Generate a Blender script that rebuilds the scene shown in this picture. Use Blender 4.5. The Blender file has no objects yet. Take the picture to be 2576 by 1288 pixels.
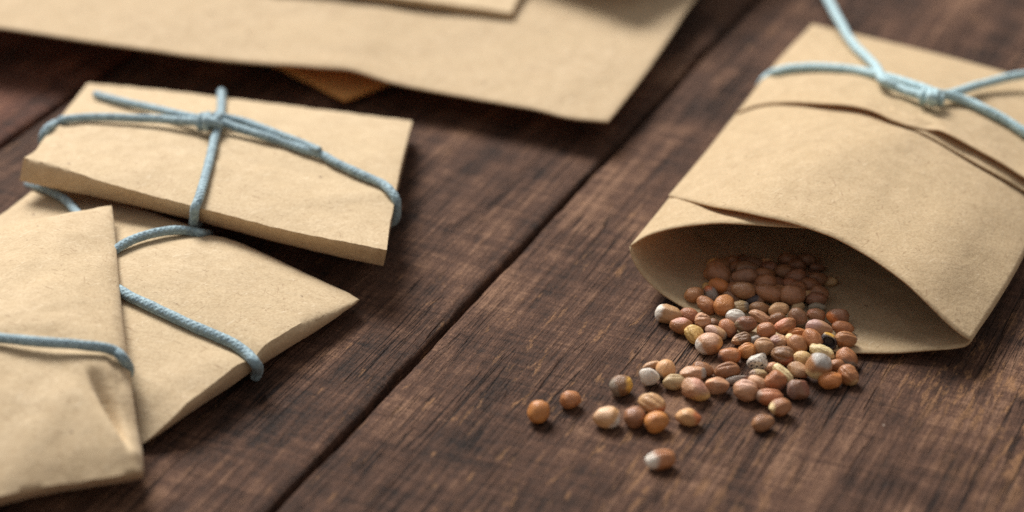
import bpy, bmesh, math, random
import numpy as np
from mathutils import Vector, Matrix, noise
from mathutils.bvhtree import BVHTree

random.seed(7)
S = 0.001                                   # everything below is in millimetres
SC = bpy.context.scene
COL = SC.collection

# ------------------------------------------------------------------ camera model
F, PITCH, DIST = 5800.0, math.radians(29.7), 322.0
FWD = np.array([0, math.cos(PITCH), -math.sin(PITCH)])
UP = np.array([0, math.sin(PITCH), math.cos(PITCH)])
RT = np.array([1.0, 0, 0])
CAM = -FWD * DIST

def ray(x, y):
    return FWD + RT * (x - 1288) / F + UP * (644 - y) / F

def at(x, y, z=0.0):
    """point of the horizontal plane at height z seen at photo position (x, y)"""
    d = ray(x, y)
    return CAM + d * ((z - CAM[2]) / d[2])

# ------------------------------------------------------------------ object helpers
def props(o, label=None, cat=None, group=None, kind=None):
    if label: o['label'] = label
    if cat: o['category'] = cat
    if group: o['group'] = group
    if kind: o['kind'] = kind
    return o

def empty(name, base, label=None, cat=None, group=None, kind=None):
    o = bpy.data.objects.new(name, None)
    o.empty_display_size = 0.005
    COL.objects.link(o)
    o.location = Vector(base) * S
    o['base'] = [float(c) for c in base]
    return props(o, label, cat, group, kind)

def link_mesh(name, verts, faces, mat, parent=None, base=None, uv=None, smooth=True, cols=None):
    """verts in world millimetres; stored relative to the parent's base"""
    if base is None:
        base = parent['base'] if parent is not None else (0, 0, 0)
    base = np.array(list(base), dtype=float)
    me = bpy.data.meshes.new(name)
    vv = (np.array(verts, dtype=float) - base) * S
    me.from_pydata([tuple(v) for v in vv], [], faces)
    if uv is not None:
        l = me.uv_layers.new(name='UVMap')
        for i, lp in enumerate(me.loops):
            l.data[i].uv = uv[lp.vertex_index]
    if cols is not None:
        a = me.color_attributes.new('Col', 'FLOAT_COLOR', 'POINT')
        for i, c in enumerate(cols):
            a.data[i].color = (c[0], c[1], c[2], 1)
    if smooth:
        me.polygons.foreach_set('use_smooth', [True] * len(me.polygons))
    me.materials.append(mat)
    o = bpy.data.objects.new(name, me)
    COL.objects.link(o)
    if parent is not None:
        o.parent = parent
    else:
        o.location = Vector(base) * S
    return o

def fbm(x, y, z=0.0, o=3):
    v, a, f = 0.0, 1.0, 1.0
    for _ in range(o):
        v += a * noise.noise((x * f, y * f, z * f + 11.3)); a *= 0.5; f *= 2.1
    return v

# ------------------------------------------------------------------ curves and patches
def spline(pts, n):
    """centripetal-ish Catmull-Rom through pts, n samples evenly spaced in length"""
    P = [np.array(p, dtype=float) for p in pts]
    if len(P) == 2:
        return np.array([P[0] + (P[1] - P[0]) * t for t in np.linspace(0, 1, n)])
    Q = [2 * P[0] - P[1]] + P + [2 * P[-1] - P[-2]]
    out = []
    for i in range(1, len(Q) - 2):
        p0, p1, p2, p3 = Q[i - 1], Q[i], Q[i + 1], Q[i + 2]
        t0 = 0.0
        t1 = t0 + max(np.linalg.norm(p1 - p0), 1e-4) ** 0.5
        t2 = t1 + max(np.linalg.norm(p2 - p1), 1e-4) ** 0.5
        t3 = t2 + max(np.linalg.norm(p3 - p2), 1e-4) ** 0.5
        for t in np.linspace(t1, t2, 24, endpoint=False):
            a1 = (t1 - t) / (t1 - t0) * p0 + (t - t0) / (t1 - t0) * p1
            a2 = (t2 - t) / (t2 - t1) * p1 + (t - t1) / (t2 - t1) * p2
            a3 = (t3 - t) / (t3 - t2) * p2 + (t - t2) / (t3 - t2) * p3
            b1 = (t2 - t) / (t2 - t0) * a1 + (t - t0) / (t2 - t0) * a2
            b2 = (t3 - t) / (t3 - t1) * a2 + (t - t1) / (t3 - t1) * a3
            out.append((t2 - t) / (t2 - t1) * b1 + (t - t1) / (t2 - t1) * b2)
    out.append(P[-1])
    out = np.array(out)
    s = np.concatenate([[0], np.cumsum(np.linalg.norm(np.diff(out, axis=0), axis=1))])
    q = np.linspace(0, s[-1], n)
    return np.stack([np.interp(q, s, out[:, k]) for k in range(3)], axis=1)

def K(pts):
    return [at(*p) for p in pts]

def coons(front, back, left, right, nu, nv):
    f, b = spline(front, nu), spline(back, nu)
    l, r = spline(left, nv), spline(right, nv)
    G = np.zeros((nv, nu, 3))
    for j in range(nv):
        v = j / (nv - 1)
        for i in range(nu):
            u = i / (nu - 1)
            G[j, i] = ((1 - v) * f[i] + v * b[i] + (1 - u) * l[j] + u * r[j]
                       - ((1 - u) * (1 - v) * f[0] + u * (1 - v) * f[-1] + (1 - u) * v * b[0] + u * v * b[-1]))
    return G

def grid_mesh(G, flip=False):
    nv, nu = G.shape[:2]
    faces = []
    for j in range(nv - 1):
        for i in range(nu - 1):
            a = j * nu + i
            q = (a, a + 1, a + nu + 1, a + nu)
            faces.append(q[::-1] if flip else q)
    return [tuple(p) for p in G.reshape(-1, 3)], faces

def bulge(G, h, p=1.0, q=1.0):
    nv, nu = G.shape[:2]
    for j in range(nv):
        for i in range(nu):
            u, v = i / (nu - 1), j / (nv - 1)
            G[j, i, 2] += h * (math.sin(math.pi * u) ** p) * (math.sin(math.pi * v) ** q)

def wrinkle(G, amp, scale, seed=0.0, edge=0.12, o=3):
    nv, nu = G.shape[:2]
    for j in range(nv):
        for i in range(nu):
            u, v = i / (nu - 1), j / (nv - 1)
            e = min(u, 1 - u, v, 1 - v)
            k = 0.35 + 0.65 * min(1, e / edge)
            p = G[j, i]
            G[j, i, 2] += k * amp * fbm(p[0] / scale, p[1] / scale, seed, o)

def dent(G, x, y, z, rx, ry, ang, depth):
    c = at(x, y, z); ca, sa = math.cos(ang), math.sin(ang)
    d = G[:, :, :2] - c[:2]
    a = (d[:, :, 0] * ca + d[:, :, 1] * sa) / rx
    b = (-d[:, :, 0] * sa + d[:, :, 1] * ca) / ry
    G[:, :, 2] += depth * np.exp(-(a * a + b * b))

def shell(T, B, ns=5, out=0.4, pw=3.0, ends=None):
    """closed packet from a top and a bottom patch, the sides rounded outwards"""
    nv, nu = T.shape[:2]
    verts = [tuple(p) for p in T.reshape(-1, 3)] + [tuple(p) for p in B.reshape(-1, 3)]
    off = nv * nu
    faces = []
    for j in range(nv - 1):
        for i in range(nu - 1):
            a = j * nu + i
            faces.append((a, a + 1, a + nu + 1, a + nu))
            faces.append((off + a, off + a + nu, off + a + nu + 1, off + a + 1))
    loop = [(0, i) for i in range(nu - 1)] + [(j, nu - 1) for j in range(nv - 1)] + \
           [(nv - 1, i) for i in range(nu - 1, 0, -1)] + [(j, 0) for j in range(nv - 1, 0, -1)]
    n = len(loop)
    tp = np.array([T[a] for a in loop]); bp = np.array([B[a] for a in loop])
    tan = np.roll(tp, -1, 0) - np.roll(tp, 1, 0)
    o = np.stack([tan[:, 1], -tan[:, 0], np.zeros(n)], 1)
    o /= np.maximum(np.linalg.norm(o, axis=1, keepdims=True), 1e-9)
    oo = np.array([[out if ends is None or (j == 0 and 1 < i < nu - 2) else ends] for j, i in loop])
    rings = [[j * nu + i for j, i in loop]]
    for k in range(1, ns):
        t = k / ns
        th = np.linalg.norm(tp - bp, axis=1, keepdims=True)
        r = tp * (1 - t) + bp * t + o * np.minimum(oo, th * 0.45) * (1 - abs(2 * t - 1) ** pw)
        st = len(verts)
        verts += [tuple(p) for p in r]
        rings.append(list(range(st, st + n)))
    rings.append([off + j * nu + i for j, i in loop])
    for a, b in zip(rings[:-1], rings[1:]):
        for i in range(n):
            k = (i + 1) % n
            faces.append((a[i], b[i], b[k], a[k]))
    return verts, faces

def tree(*vf):
    verts, faces = [], []
    for v, f in vf:
        o = len(verts)
        verts += [Vector(p) for p in v]
        faces += [tuple(i + o for i in q) for q in f]
    return BVHTree.FromPolygons(verts, faces)

def hit(bvh, x, y, lift):
    d = Vector(ray(x, y)).normalized()
    p, n, _, _ = bvh.ray_cast(Vector(CAM), d)
    if p is None:
        p, n, _, _ = bvh.find_nearest(Vector(at(x, y, 5)))
    if n.dot(d) > 0: n = -n
    return np.array(p - d * (lift / max(.32, abs(n.dot(d)))))     # stays on the same line of sight

def path(bvh, pts):
    """pts: (x, y, lift) lies on the surface, (x, y, 'z', height) is free"""
    return [p if isinstance(p, np.ndarray) else at(p[0], p[1], p[3]) if len(p) == 4 else hit(bvh, *p) for p in pts]

def tube(pts, r, step=0.16, seg=20, braid=0.022, seed=0.0, caps=True, wob=0.05):
    P0 = spline(pts, 200)
    L = np.linalg.norm(np.diff(P0, axis=0), axis=1).sum()
    n = max(12, int(L / step))
    P = spline(pts, n)
    tan = np.gradient(P, axis=0)
    tan /= np.linalg.norm(tan, axis=1, keepdims=True)
    a = np.array([0, 0, 1.0]) if abs(tan[0][2]) < 0.9 else np.array([1.0, 0, 0])
    nrm = np.cross(tan[0], a); nrm /= np.linalg.norm(nrm)
    verts, uv, faces = [], [], []
    for i in range(n):
        if i:
            nrm = nrm - tan[i] * nrm.dot(tan[i]); nrm /= np.linalg.norm(nrm)
        bi = np.cross(tan[i], nrm)
        s = L * i / (n - 1)
        e = min(s, L - s)
        rr = r * (1 + 0.07 * fbm(s * 0.35, seed, 0, 2))
        if caps and e < r * 0.6:
            rr *= 0.72 + 0.28 * math.sqrt(max(0, 1 - (1 - e / (r * 0.6)) ** 2))
        sx = wob * fbm(s * 0.25, seed + 5, 1, 2); sy = wob * fbm(s * 0.25, seed + 9, 2, 2)
        c = P[i] + nrm * sx + bi * sy
        for k in range(seg):
            th = 2 * math.pi * k / seg
            b1 = math.sin(5 * th + s * 7.5)
            b2 = math.sin(5 * th - s * 7.5)
            rad = rr * (1 + braid * (max(b1, b2) - 0.5) + 0.03 * noise.noise((s * 3, th * 2, seed)))
            verts.append(c + rad * (nrm * math.cos(th) + bi * math.sin(th)))
            uv.append((s, k / seg))
    for i in range(n - 1):
        for k in range(seg):
            k2 = (k + 1) % seg
            faces.append((i * seg + k, i * seg + k2, (i + 1) * seg + k2, (i + 1) * seg + k))
    faces.append(tuple(range(seg))[::-1]); faces.append(tuple((n - 1) * seg + k for k in range(seg)))
    return verts, faces, uv

def coil(c, axis, radius, turns, pitch, flat=0.85, phase=0.0):
    axis = np.array(axis, float); axis /= np.linalg.norm(axis)
    z = np.array([0, 0, 1.0]); z -= axis * z.dot(axis); z /= np.linalg.norm(z)
    y = np.cross(z, axis)
    pts = []
    m = int(turns * 10) + 1
    for i in range(m):
        t = i / (m - 1); a = phase + 2 * math.pi * turns * t
        pts.append(np.array(c) + axis * (t - 0.5) * pitch * turns + radius * (y * math.cos(a) + flat * z * math.sin(a)))
    return pts

# ------------------------------------------------------------------ materials
class NT:
    def __init__(self, name):
        self.m = bpy.data.materials.new(name); self.m.use_nodes = True
        self.t = self.m.node_tree; self.t.nodes.clear()
        self.out = self.n('ShaderNodeOutputMaterial')
    def n(self, typ, **kw):
        nd = self.t.nodes.new(typ)
        for k, v in kw.items(): setattr(nd, k, v)
        return nd
    def l(self, a, b): self.t.links.new(a, b)
    def coords(self, scale, rot=(0, 0, 0), loc=(0, 0, 0), src='Object'):
        tc = self.n('ShaderNodeTexCoord'); mp = self.n('ShaderNodeMapping')
        # rotate first, then scale: two mappings
        if rot != (0, 0, 0):
            m0 = self.n('ShaderNodeMapping'); m0.inputs['Rotation'].default_value = rot
            self.l(tc.outputs[src], m0.inputs[0]); self.l(m0.outputs[0], mp.inputs[0])
        else:
            self.l(tc.outputs[src], mp.inputs[0])
        mp.inputs['Scale'].default_value = scale; mp.inputs['Location'].default_value = loc
        return mp.outputs[0]
    def noise(self, vec, scale=1.0, detail=3.0, rough=0.55, dist=0.0):
        nd = self.n('ShaderNodeTexNoise')
        nd.inputs['Scale'].default_value = scale; nd.inputs['Detail'].default_value = detail
        nd.inputs['Roughness'].default_value = rough; nd.inputs['Distortion'].default_value = dist
        self.l(vec, nd.inputs['Vector']); return nd.outputs['Fac']
    def ramp(self, fac, stops):
        r = self.n('ShaderNodeValToRGB'); e = r.color_ramp.elements
        while len(e) < len(stops): e.new(0.5)
        for el, (p, c) in zip(e, stops):
            el.position = p
            el.color = (c, c, c, 1) if not isinstance(c, tuple) else (*c, 1)
        self.l(fac, r.inputs[0]); return r.outputs[0]
    def mix(self, fac, a, b, blend='MIX'):
        m = self.n('ShaderNodeMix', data_type='RGBA', blend_type=blend)
        for sock, v in ((m.inputs[0], fac), (m.inputs[6], a), (m.inputs[7], b)):
            if hasattr(v, 'is_linked'): self.l(v, sock)
            elif isinstance(v, tuple): sock.default_value = (*v, 1)
            else: sock.default_value = v
        return m.outputs[2]
    def math(self, op, a, b=0.0, c=0.0):
        m = self.n('ShaderNodeMath', operation=op)
        for i, v in enumerate((a, b, c)):
            if hasattr(v, 'is_linked'): self.l(v, m.inputs[i])
            else: m.inputs[i].default_value = v
        return m.outputs[0]
    def bump(self, h, dist, strength=1.0, prev=None):
        b = self.n('ShaderNodeBump'); b.inputs['Distance'].default_value = dist; b.inputs['Strength'].default_value = strength
        self.l(h, b.inputs['Height'])
        if prev is not None: self.l(prev, b.inputs['Normal'])
        return b.outputs[0]
    def bsdf(self, col, rough, spec, nrm=None, sheen=0.0):
        p = self.n('ShaderNodeBsdfPrincipled')
        for sock, v in ((p.inputs['Base Color'], col), (p.inputs['Roughness'], rough)):
            if hasattr(v, 'is_linked'): self.l(v, sock)
            elif isinstance(v, tuple): sock.default_value = (*v, 1)
            else: sock.default_value = v
        p.inputs['Specular IOR Level'].default_value = spec
        if sheen: p.inputs['Sheen Weight'].default_value = sheen
        if nrm is not None: self.l(nrm, p.inputs['Normal'])
        return p

def kraft(name, translucent=0.0, tint=(1, 1, 1)):
    t = NT(name)
    def c(r, g, b): return (r * tint[0], g * tint[1], b * tint[2])
    v = t.coords((1000, 1000, 1000))
    big = t.noise(v, 0.07, 3); mid = t.noise(v, 0.42, 5, 0.62); fine = t.noise(v, 2.6, 3, 0.6)
    col = t.mix(t.ramp(mid, [(0.3, 0.0), (0.7, 1.0)]), c(.515, .385, .232), c(.645, .503, .325))
    col = t.mix(t.ramp(big, [(0.35, 0.0), (0.65, 0.5)]), col, c(.60, .458, .278))
    col = t.mix(t.ramp(fine, [(0.42, 0.32), (0.56, 0.0)]), col, c(.40, .275, .15))
    # fibres in the pulp, four directions
    for k, (r, lo, thr, fc, cc) in enumerate(((0.5, 3.0, .66, .55, c(.27, .165, .085)), (-0.9, 3.4, .67, .5, c(.30, .19, .10)),
                                     (1.5, 3.0, .68, .5, c(.32, .2, .11)), (2.3, 3.2, .66, .5, c(.75, .62, .44)), (0.1, 3.2, .67, .45, c(.74, .6, .42)))):
        vv = t.coords((1000 * .45, 1000 * lo, 1000 * lo), rot=(0, 0, r), loc=(k * 3.7, k * 1.9, 0))
        f = t.noise(vv, 1.0, 2, 0.5, 0.9)
        col = t.mix(t.ramp(f, [(thr, 0.0), (thr + .04, fc)]), col, cc)
    vo = t.n('ShaderNodeTexVoronoi'); vo.inputs['Scale'].default_value = 0.16
    vd = t.n('ShaderNodeVectorMath', operation='ADD'); t.l(v, vd.inputs[0])
    nz = t.n('ShaderNodeTexNoise'); nz.inputs['Scale'].default_value = 1.4; t.l(v, nz.inputs['Vector']); t.l(nz.outputs['Color'], vd.inputs[1])
    t.l(vd.outputs[0], vo.inputs['Vector'])
    col = t.mix(t.ramp(vo.outputs['Distance'], [(0.035, 0.75), (0.055, 0.0)]), col, c(.17, .10, .06))
    n1 = t.bump(t.noise(v, 0.11, 4, 0.5), 0.0009, 0.55)
    n2 = t.bump(mid, 0.00022, 0.6, n1)
    n3 = t.bump(fine, 0.00007, 0.7, n2)
    p = t.bsdf(col, 0.78, 0.22, n3, 0.08)
    if translucent:
        tr = t.n('ShaderNodeBsdfTranslucent'); t.l(t.mix(1.0, col, (1.0, .66, .30), 'MULTIPLY'), tr.inputs[0])
        mx = t.n('ShaderNodeMixShader'); mx.inputs[0].default_value = translucent
        t.l(p.outputs[0], mx.inputs[1]); t.l(tr.outputs[0], mx.inputs[2]); t.l(mx.outputs[0], t.out.inputs[0])
    else:
        t.l(p.outputs[0], t.out.inputs[0])
    return t.m

def cord_material(name, lo, hi):
    t = NT(name)
    v = t.coords((1, 1, 1), src='UV')
    sep = t.n('ShaderNodeSeparateXYZ'); t.l(v, sep.inputs[0])
    # two families of helical strands, dyed unevenly
    th = t.math('MULTIPLY', sep.outputs[1], 10 * math.pi)
    sm = t.math('MULTIPLY', sep.outputs[0], 7.5)
    b1 = t.math('SINE', t.math('ADD', th, sm)); b2 = t.math('SINE', t.math('SUBTRACT', th, sm))
    st = t.math('GREATER_THAN', b1, b2)
    cv = t.coords((1.1, 5.0, 1), src='UV')
    n = t.noise(cv, 1.0, 3, 0.6, 0.6)
    n2 = t.noise(t.coords((2600, 2600, 2600)), 1.0, 2, 0.6)
    mid = tuple((a + b) / 2 for a, b in zip(lo, hi))
    col = t.mix(t.ramp(n, [(0.35, 0.0), (0.65, 1.0)]), lo, hi)
    col = t.mix(t.math('MULTIPLY', st, 0.35), col, mid)
    col = t.mix(t.ramp(n2, [(0.55, 0.0), (0.75, 0.35)]), col, tuple(min(1, c * 1.5) for c in hi))
    bm = t.bump(t.math('MAXIMUM', b1, b2), 0.00006, 0.6)
    bm = t.bump(n2, 0.00012, 0.6, bm)
    p = t.bsdf(col, 0.62, 0.3, bm, 0.15)
    t.l(p.outputs[0], t.out.inputs[0])
    return t.m

def wood_material(name, shift, warm=1.0, worn=None):
    t = NT(name)
    def C(sx, sy, ox=0.0, oy=0.0):
        return t.coords((1000 * sx, 1000 * sy, 1000 * sy), loc=(shift + ox, shift * 1.7 + oy, 0))
    bands = t.noise(C(.012, .16), 1.0, 4, 0.6, 0.4)
    grain = t.noise(C(.05, 1.1, 3), 1.0, 5, 0.65, 0.25)
    fib = t.noise(C(.35, 4.2, 7), 1.0, 3, 0.7)
    grit = t.noise(C(2.4, 2.9, 9), 1.0, 3, 0.7)
    saw = t.noise(C(.55, .085, 5), 1.0, 5, 0.68, 0.8)
    blot = t.noise(C(.05, .075, 2), 1.0, 3, 0.55)
    D, M, L = (.0185, .0120, .0098), (.092 * warm, .0465, .0295), (.225 * warm, .124, .075)
    f = t.math('ADD', t.math('MULTIPLY', bands, .38), t.math('MULTIPLY', grain, .30))
    f = t.math('ADD', f, t.math('MULTIPLY', fib, .20))
    f = t.math('ADD', f, t.math('MULTIPLY', grit, .22))
    f = t.math('ADD', f, t.math('MULTIPLY', saw, .29))
    f = t.math('ADD', f, t.math('MULTIPLY', blot, .34))          # mean about .85
    r = t.n('ShaderNodeValToRGB'); e = r.color_ramp.elements; e.new(0.5)
    for el, (p, c) in zip(e, ((.74, D), (.89, M), (1.06, L))):
        el.position = min(p, 1.0); el.color = (*c, 1)
    t.l(f, r.inputs[0]); col = r.outputs[0]
    # pale scuffs where the stain is rubbed off, along the grain
    sc = t.noise(C(.14, .70, 17), 1.0, 5, 0.68, 0.3)
    reg = t.noise(C(.018, .018, 4), 1.0, 2)
    if worn is not None:                                  # a patch where the stain is worn through
        dv = t.n('ShaderNodeVectorMath', operation='DISTANCE'); t.l(t.coords((1000, 1000, 1000)), dv.inputs[0]); dv.inputs[1].default_value = worn
        sc = t.math('ADD', sc, t.math('MULTIPLY', t.math('MAXIMUM', t.math('SUBTRACT', 1.0, t.math('DIVIDE', dv.outputs['Value'], 62.0)), 0.0), .13))
    scf = t.math('MULTIPLY', t.ramp(sc, [(.605, 0.0), (.675, .75)]), t.ramp(reg, [(.38, 0.05), (.54, 1.0)]))
    scf = t.math('MULTIPLY', scf, t.ramp(grit, [(.38, .3), (.55, 1.0)]))
    col = t.mix(scf, col, (.29 * warm, .150, .070))
    # thin cross scratches left by the saw
    cs = t.noise(C(1.3, .022, 21), 1.0, 2, 0.5, 0.6)
    csf = t.math('MULTIPLY', t.ramp(cs, [(.675, 0.0), (.71, .5)]), t.ramp(fib, [(.4, 0.0), (.6, 1.0)]))
    col = t.mix(csf, col, (.15, .08, .052))
    # drying cracks
    cr = t.noise(C(.022, .85, 31), 1.0, 2, 0.45, 0.35)
    crl = t.math('ABSOLUTE', t.math('SUBTRACT', cr, .5))
    crk = t.math('MULTIPLY', t.ramp(crl, [(.006, 1.0), (.022, 0.0)]), t.ramp(t.noise(C(.04, .09, 8), 1.0, 2), [(.44, 0.0), (.60, 1.0)]))
    col = t.mix(t.math('MULTIPLY', crk, .85), col, (.012, .009, .009))
    # specks of dust and paper lint
    vo = t.n('ShaderNodeTexVoronoi'); vo.inputs['Scale'].default_value = 1.0
    t.l(t.coords((110, 110, 110), loc=(shift, 0, 0)), vo.inputs['Vector'])
    col = t.mix(t.ramp(vo.outputs['Distance'], [(.010, .7), (.018, 0.0)]), col, (.50, .43, .36))
    b = t.bump(bands, 0.0012, .35)
    b = t.bump(grain, 0.0007, .75, b)
    b = t.bump(saw, 0.0005, .7, b)
    b = t.bump(fib, 0.00022, .8, b)
    b = t.bump(grit, 0.00022, .75, b)
    b = t.bump(t.math('SUBTRACT', 1.0, crk), 0.0007, .9, b)
    p = t.bsdf(col, t.math('MULTIPLY_ADD', grit, .25, .55), 0.10, b)
    t.l(p.outputs[0], t.out.inputs[0])
    return t.m

def seed_material():
    t = NT('seed_coat')
    a = t.n('ShaderNodeAttribute', attribute_name='Col')
    oi = t.n('ShaderNodeObjectInfo')
    tc = t.n('ShaderNodeTexCoord')
    va = t.n('ShaderNodeVectorMath', operation='MULTIPLY_ADD')
    t.l(tc.outputs['Object'], va.inputs[0]); va.inputs[1].default_value = (1000, 1000, 1000)
    cx = t.n('ShaderNodeCombineXYZ'); t.l(t.math('MULTIPLY', oi.outputs['Random'], 60), cx.inputs[0]); t.l(cx.outputs[0], va.inputs[2])
    v = va.outputs[0]
    st = t.n('ShaderNodeMapping'); st.inputs['Scale'].default_value = (.55, 3.2, 3.2); t.l(v, st.inputs[0])
    streak = t.noise(st.outputs[0], 1.0, 3, .6, .6)
    mot = t.noise(v, 1.1, 4, .6); fine = t.noise(v, 7.0, 3, .6)
    col = t.mix(t.ramp(mot, [(.38, .5), (.55, 0.0)]), a.outputs['Color'], t.mix(1.0, a.outputs['Color'], (.66, .56, .50), 'MULTIPLY'))
    col = t.mix(t.ramp(streak, [(.55, 0.0), (.72, .26)]), col, t.mix(.35, a.outputs['Color'], (.72, .58, .46)))
    col = t.mix(t.ramp(fine, [(.40, .35), (.55, 0.0)]), col, t.mix(1.0, col, (.6, .5, .45), 'MULTIPLY'))
    b = t.bump(streak, .00016, .6); b = t.bump(fine, .00009, .8, b)
    p = t.bsdf(col, .38, .5, b)
    p.inputs['Subsurface Weight'].default_value = .03
    p.inputs['Subsurface Radius'].default_value = (1, .45, .25); p.inputs['Subsurface Scale'].default_value = .0006
    t.l(p.outputs[0], t.out.inputs[0])
    return t.m

KRAFT = kraft('kraft_paper', 0.14)
KRAFT_THIN = kraft('kraft_paper_thin', 0.26)
KRAFT_GLOW_TINT = kraft('kraft_paper_glow_tint', 0.40, (1.25, .85, .42))  # same kraft; orange tint paints in the glow of light through the envelope
KRAFT_BAG = kraft('kraft_paper_bag', 0.28, (1.07, 1.065, 1.03))
CORD = cord_material('waxed_blue_cord', (.13, .195, .235), (.32, .44, .485))
CORD_PALE = cord_material('pale_blue_cord', (.25, .385, .425), (.46, .62, .66))
SEED = seed_material()

# ------------------------------------------------------------------ the table of stained planks
g0, g1 = at(678, 1288), at(1880, 19)
GANG = math.atan2(g1[1] - g0[1], g1[0] - g0[0])
GX = np.array([math.cos(GANG), math.sin(GANG), 0]); GY = np.array([-math.sin(GANG), math.cos(GANG), 0])
table = empty('tabletop', (0, 0, 0), 'dark brown stained table of rough planks under the packets', 'table', kind='structure')

def plank(y0, y1, seed, mat, jag0, jag1, drop=0.0):
    """plank in grain coordinates: x along the grain, y across, relative to the main gap's line"""
    x0, x1, n = -170.0, 330.0, 1250
    thick = 16.0
    prof0 = [(0.0, -thick), (0.0, -2.5), (0.05, -0.8), (0.30, -0.22), (0.85, -0.03), (1.9, 0.0)]
    W = y1 - y0
    prof = [(d, z, 0) for d, z in prof0] + [(d, 0.0, 2) for d in np.linspace(1.9, W - 1.9, 12)[1:-1]] + [(W - d, z, 1) for d, z in prof0[::-1]]
    m = len(prof)
    verts, faces = [], []
    for i in range(n):
        x = x0 + (x1 - x0) * i / (n - 1)
        def jag(k, amt):
            a = .28 * fbm(x * .03, k, 0, 2) + .16 * fbm(x * .16, k, 1, 3)
            c = max(0.0, noise.noise((x * .075, k * 3.1, 4.0)) - .22) * 2.2 * max(0.0, noise.noise((x * .5, k, 8.0)) + .35)
            return amt * (a + c)
        j0, j1 = jag(seed, jag0), jag(seed + 40, jag1)
        for d, z, side in prof:
            y = y0 + d + (j0 if side == 0 else -j1 if side == 1 else 0)
            dz = drop
            if side != 2 and z > -1.0: dz += .06 * fbm(x * .5, seed + side, 3, 2)
            p = g0 + GX * x + GY * y
            verts.append((p[0], p[1], z + dz))
    for i in range(n - 1):
        for k in range(m - 1):
            a = i * m + k
            faces.append((a, a + m, a + m + 1, a + 1))
        faces.append((i * m, i * m + m - 1, (i + 1) * m + m - 1, (i + 1) * m))
    # mesh kept in its own grain-aligned frame so that the wood's texture follows the grain
    o = link_mesh('plank', verts, faces, mat, table)
    R = Matrix.Rotation(-GANG, 4, 'Z')
    o.data.transform(R); o.rotation_euler = (0, 0, GANG)
    return o

WN = at(2330, 1180)
lg = at(120, 280)                                          # a point of the second gap
yl = float((lg - g0) @ GY)
HG = 0.46
plank(-118.0, -HG, 1.0, wood_material('stained_wood', 0.0, 1.0, (float(WN @ GX), float(WN @ GY), 0.0)), 0.5, 1.0)
plank(HG, yl - .7, 2.0, wood_material('stained_wood_worn', 13.0, 1.0), 1.0, 0.6, -0.05)
plank(yl + .7, yl + 110, 3.0, wood_material('stained_wood_warm', 29.0, 1.22), 0.6, 0.5, -0.25)

# ------------------------------------------------------------------ packet tied with a cross of cord (left)
def packet(name, label, T, B, mat, base, out, group='closed kraft seed packets', ns=5, pw=3.0, sharp=36, ends=None):
    o = empty(name, base, label, 'packet', group)
    for G, a in ((T, .13), (B, .10)):                     # edges of hand-folded paper are never quite straight
        for e in (G[0], G[-1], G[1:-1, 0], G[1:-1, -1]):
            for p in e:
                p[2] += a * fbm(p[0] / 2.2, p[1] / 2.2, 77.0, 3)
    v, f = shell(T, B, ns, out, pw, ends)
    b = link_mesh('paper_body', v, f, mat, o)
    if sharp: b.data.set_sharp_from_angle(angle=math.radians(sharp))
    return o, tree((v, f))

# --- lower packet of the left pile
T2 = coons(K([(470, 1015, 4.3), (560, 948, 4.7), (660, 872, 4.6), (760, 812, 4.0), (893, 755, 2.6)])[::-1][::-1],
           K([(-230, 690, 4.0), (-60, 585, 4.4), (40, 518, 4.0), (105, 468, 3.4)]),
           K([(470, 1015, 4.3), (250, 900, 5.2), (-230, 690, 4.0)]),
           K([(893, 755, 2.6), (740, 680, 4.2), (600, 614, 5.4), (515, 583, 5.6), (330, 520, 4.6), (105, 468, 3.4)]), 60, 60)
B2 = coons(K([(340, 1128, .4), (500, 1022, .5), (650, 922, .6), (770, 846, 1.0), (900, 758, 2.0)]),
           K([(-230, 700, .4), (-60, 600, .4), (40, 535, .4), (105, 480, .4)]),
           K([(340, 1128, .4), (150, 960, .3), (-230, 700, .4)]),
           K([(900, 758, 2.0), (740, 692, .6), (600, 632, .4), (515, 600, .3), (330, 540, .3), (105, 480, .4)]), 60, 60)
bulge(T2, 1.2, .8, .8); wrinkle(T2, .28, 14, 3.0)
dent(T2, 330, 770, 6, 14, 3.0, math.radians(-25), -.35)
dent(T2, 640, 905, 4, 7, 1.8, math.radians(-30), -.9)
dent(T2, 500, 595, 5, 5, 1.8, math.radians(50), -.5)
dent(T2, 480, 940, 5, 12, 2.5, math.radians(40), .35)
pk2, bvh2 = packet('seed_packet', 'kraft packet lying flat under the two other tied packets, its pointed corner free', T2, B2, KRAFT, at(300, 800), .8, ns=7)

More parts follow.
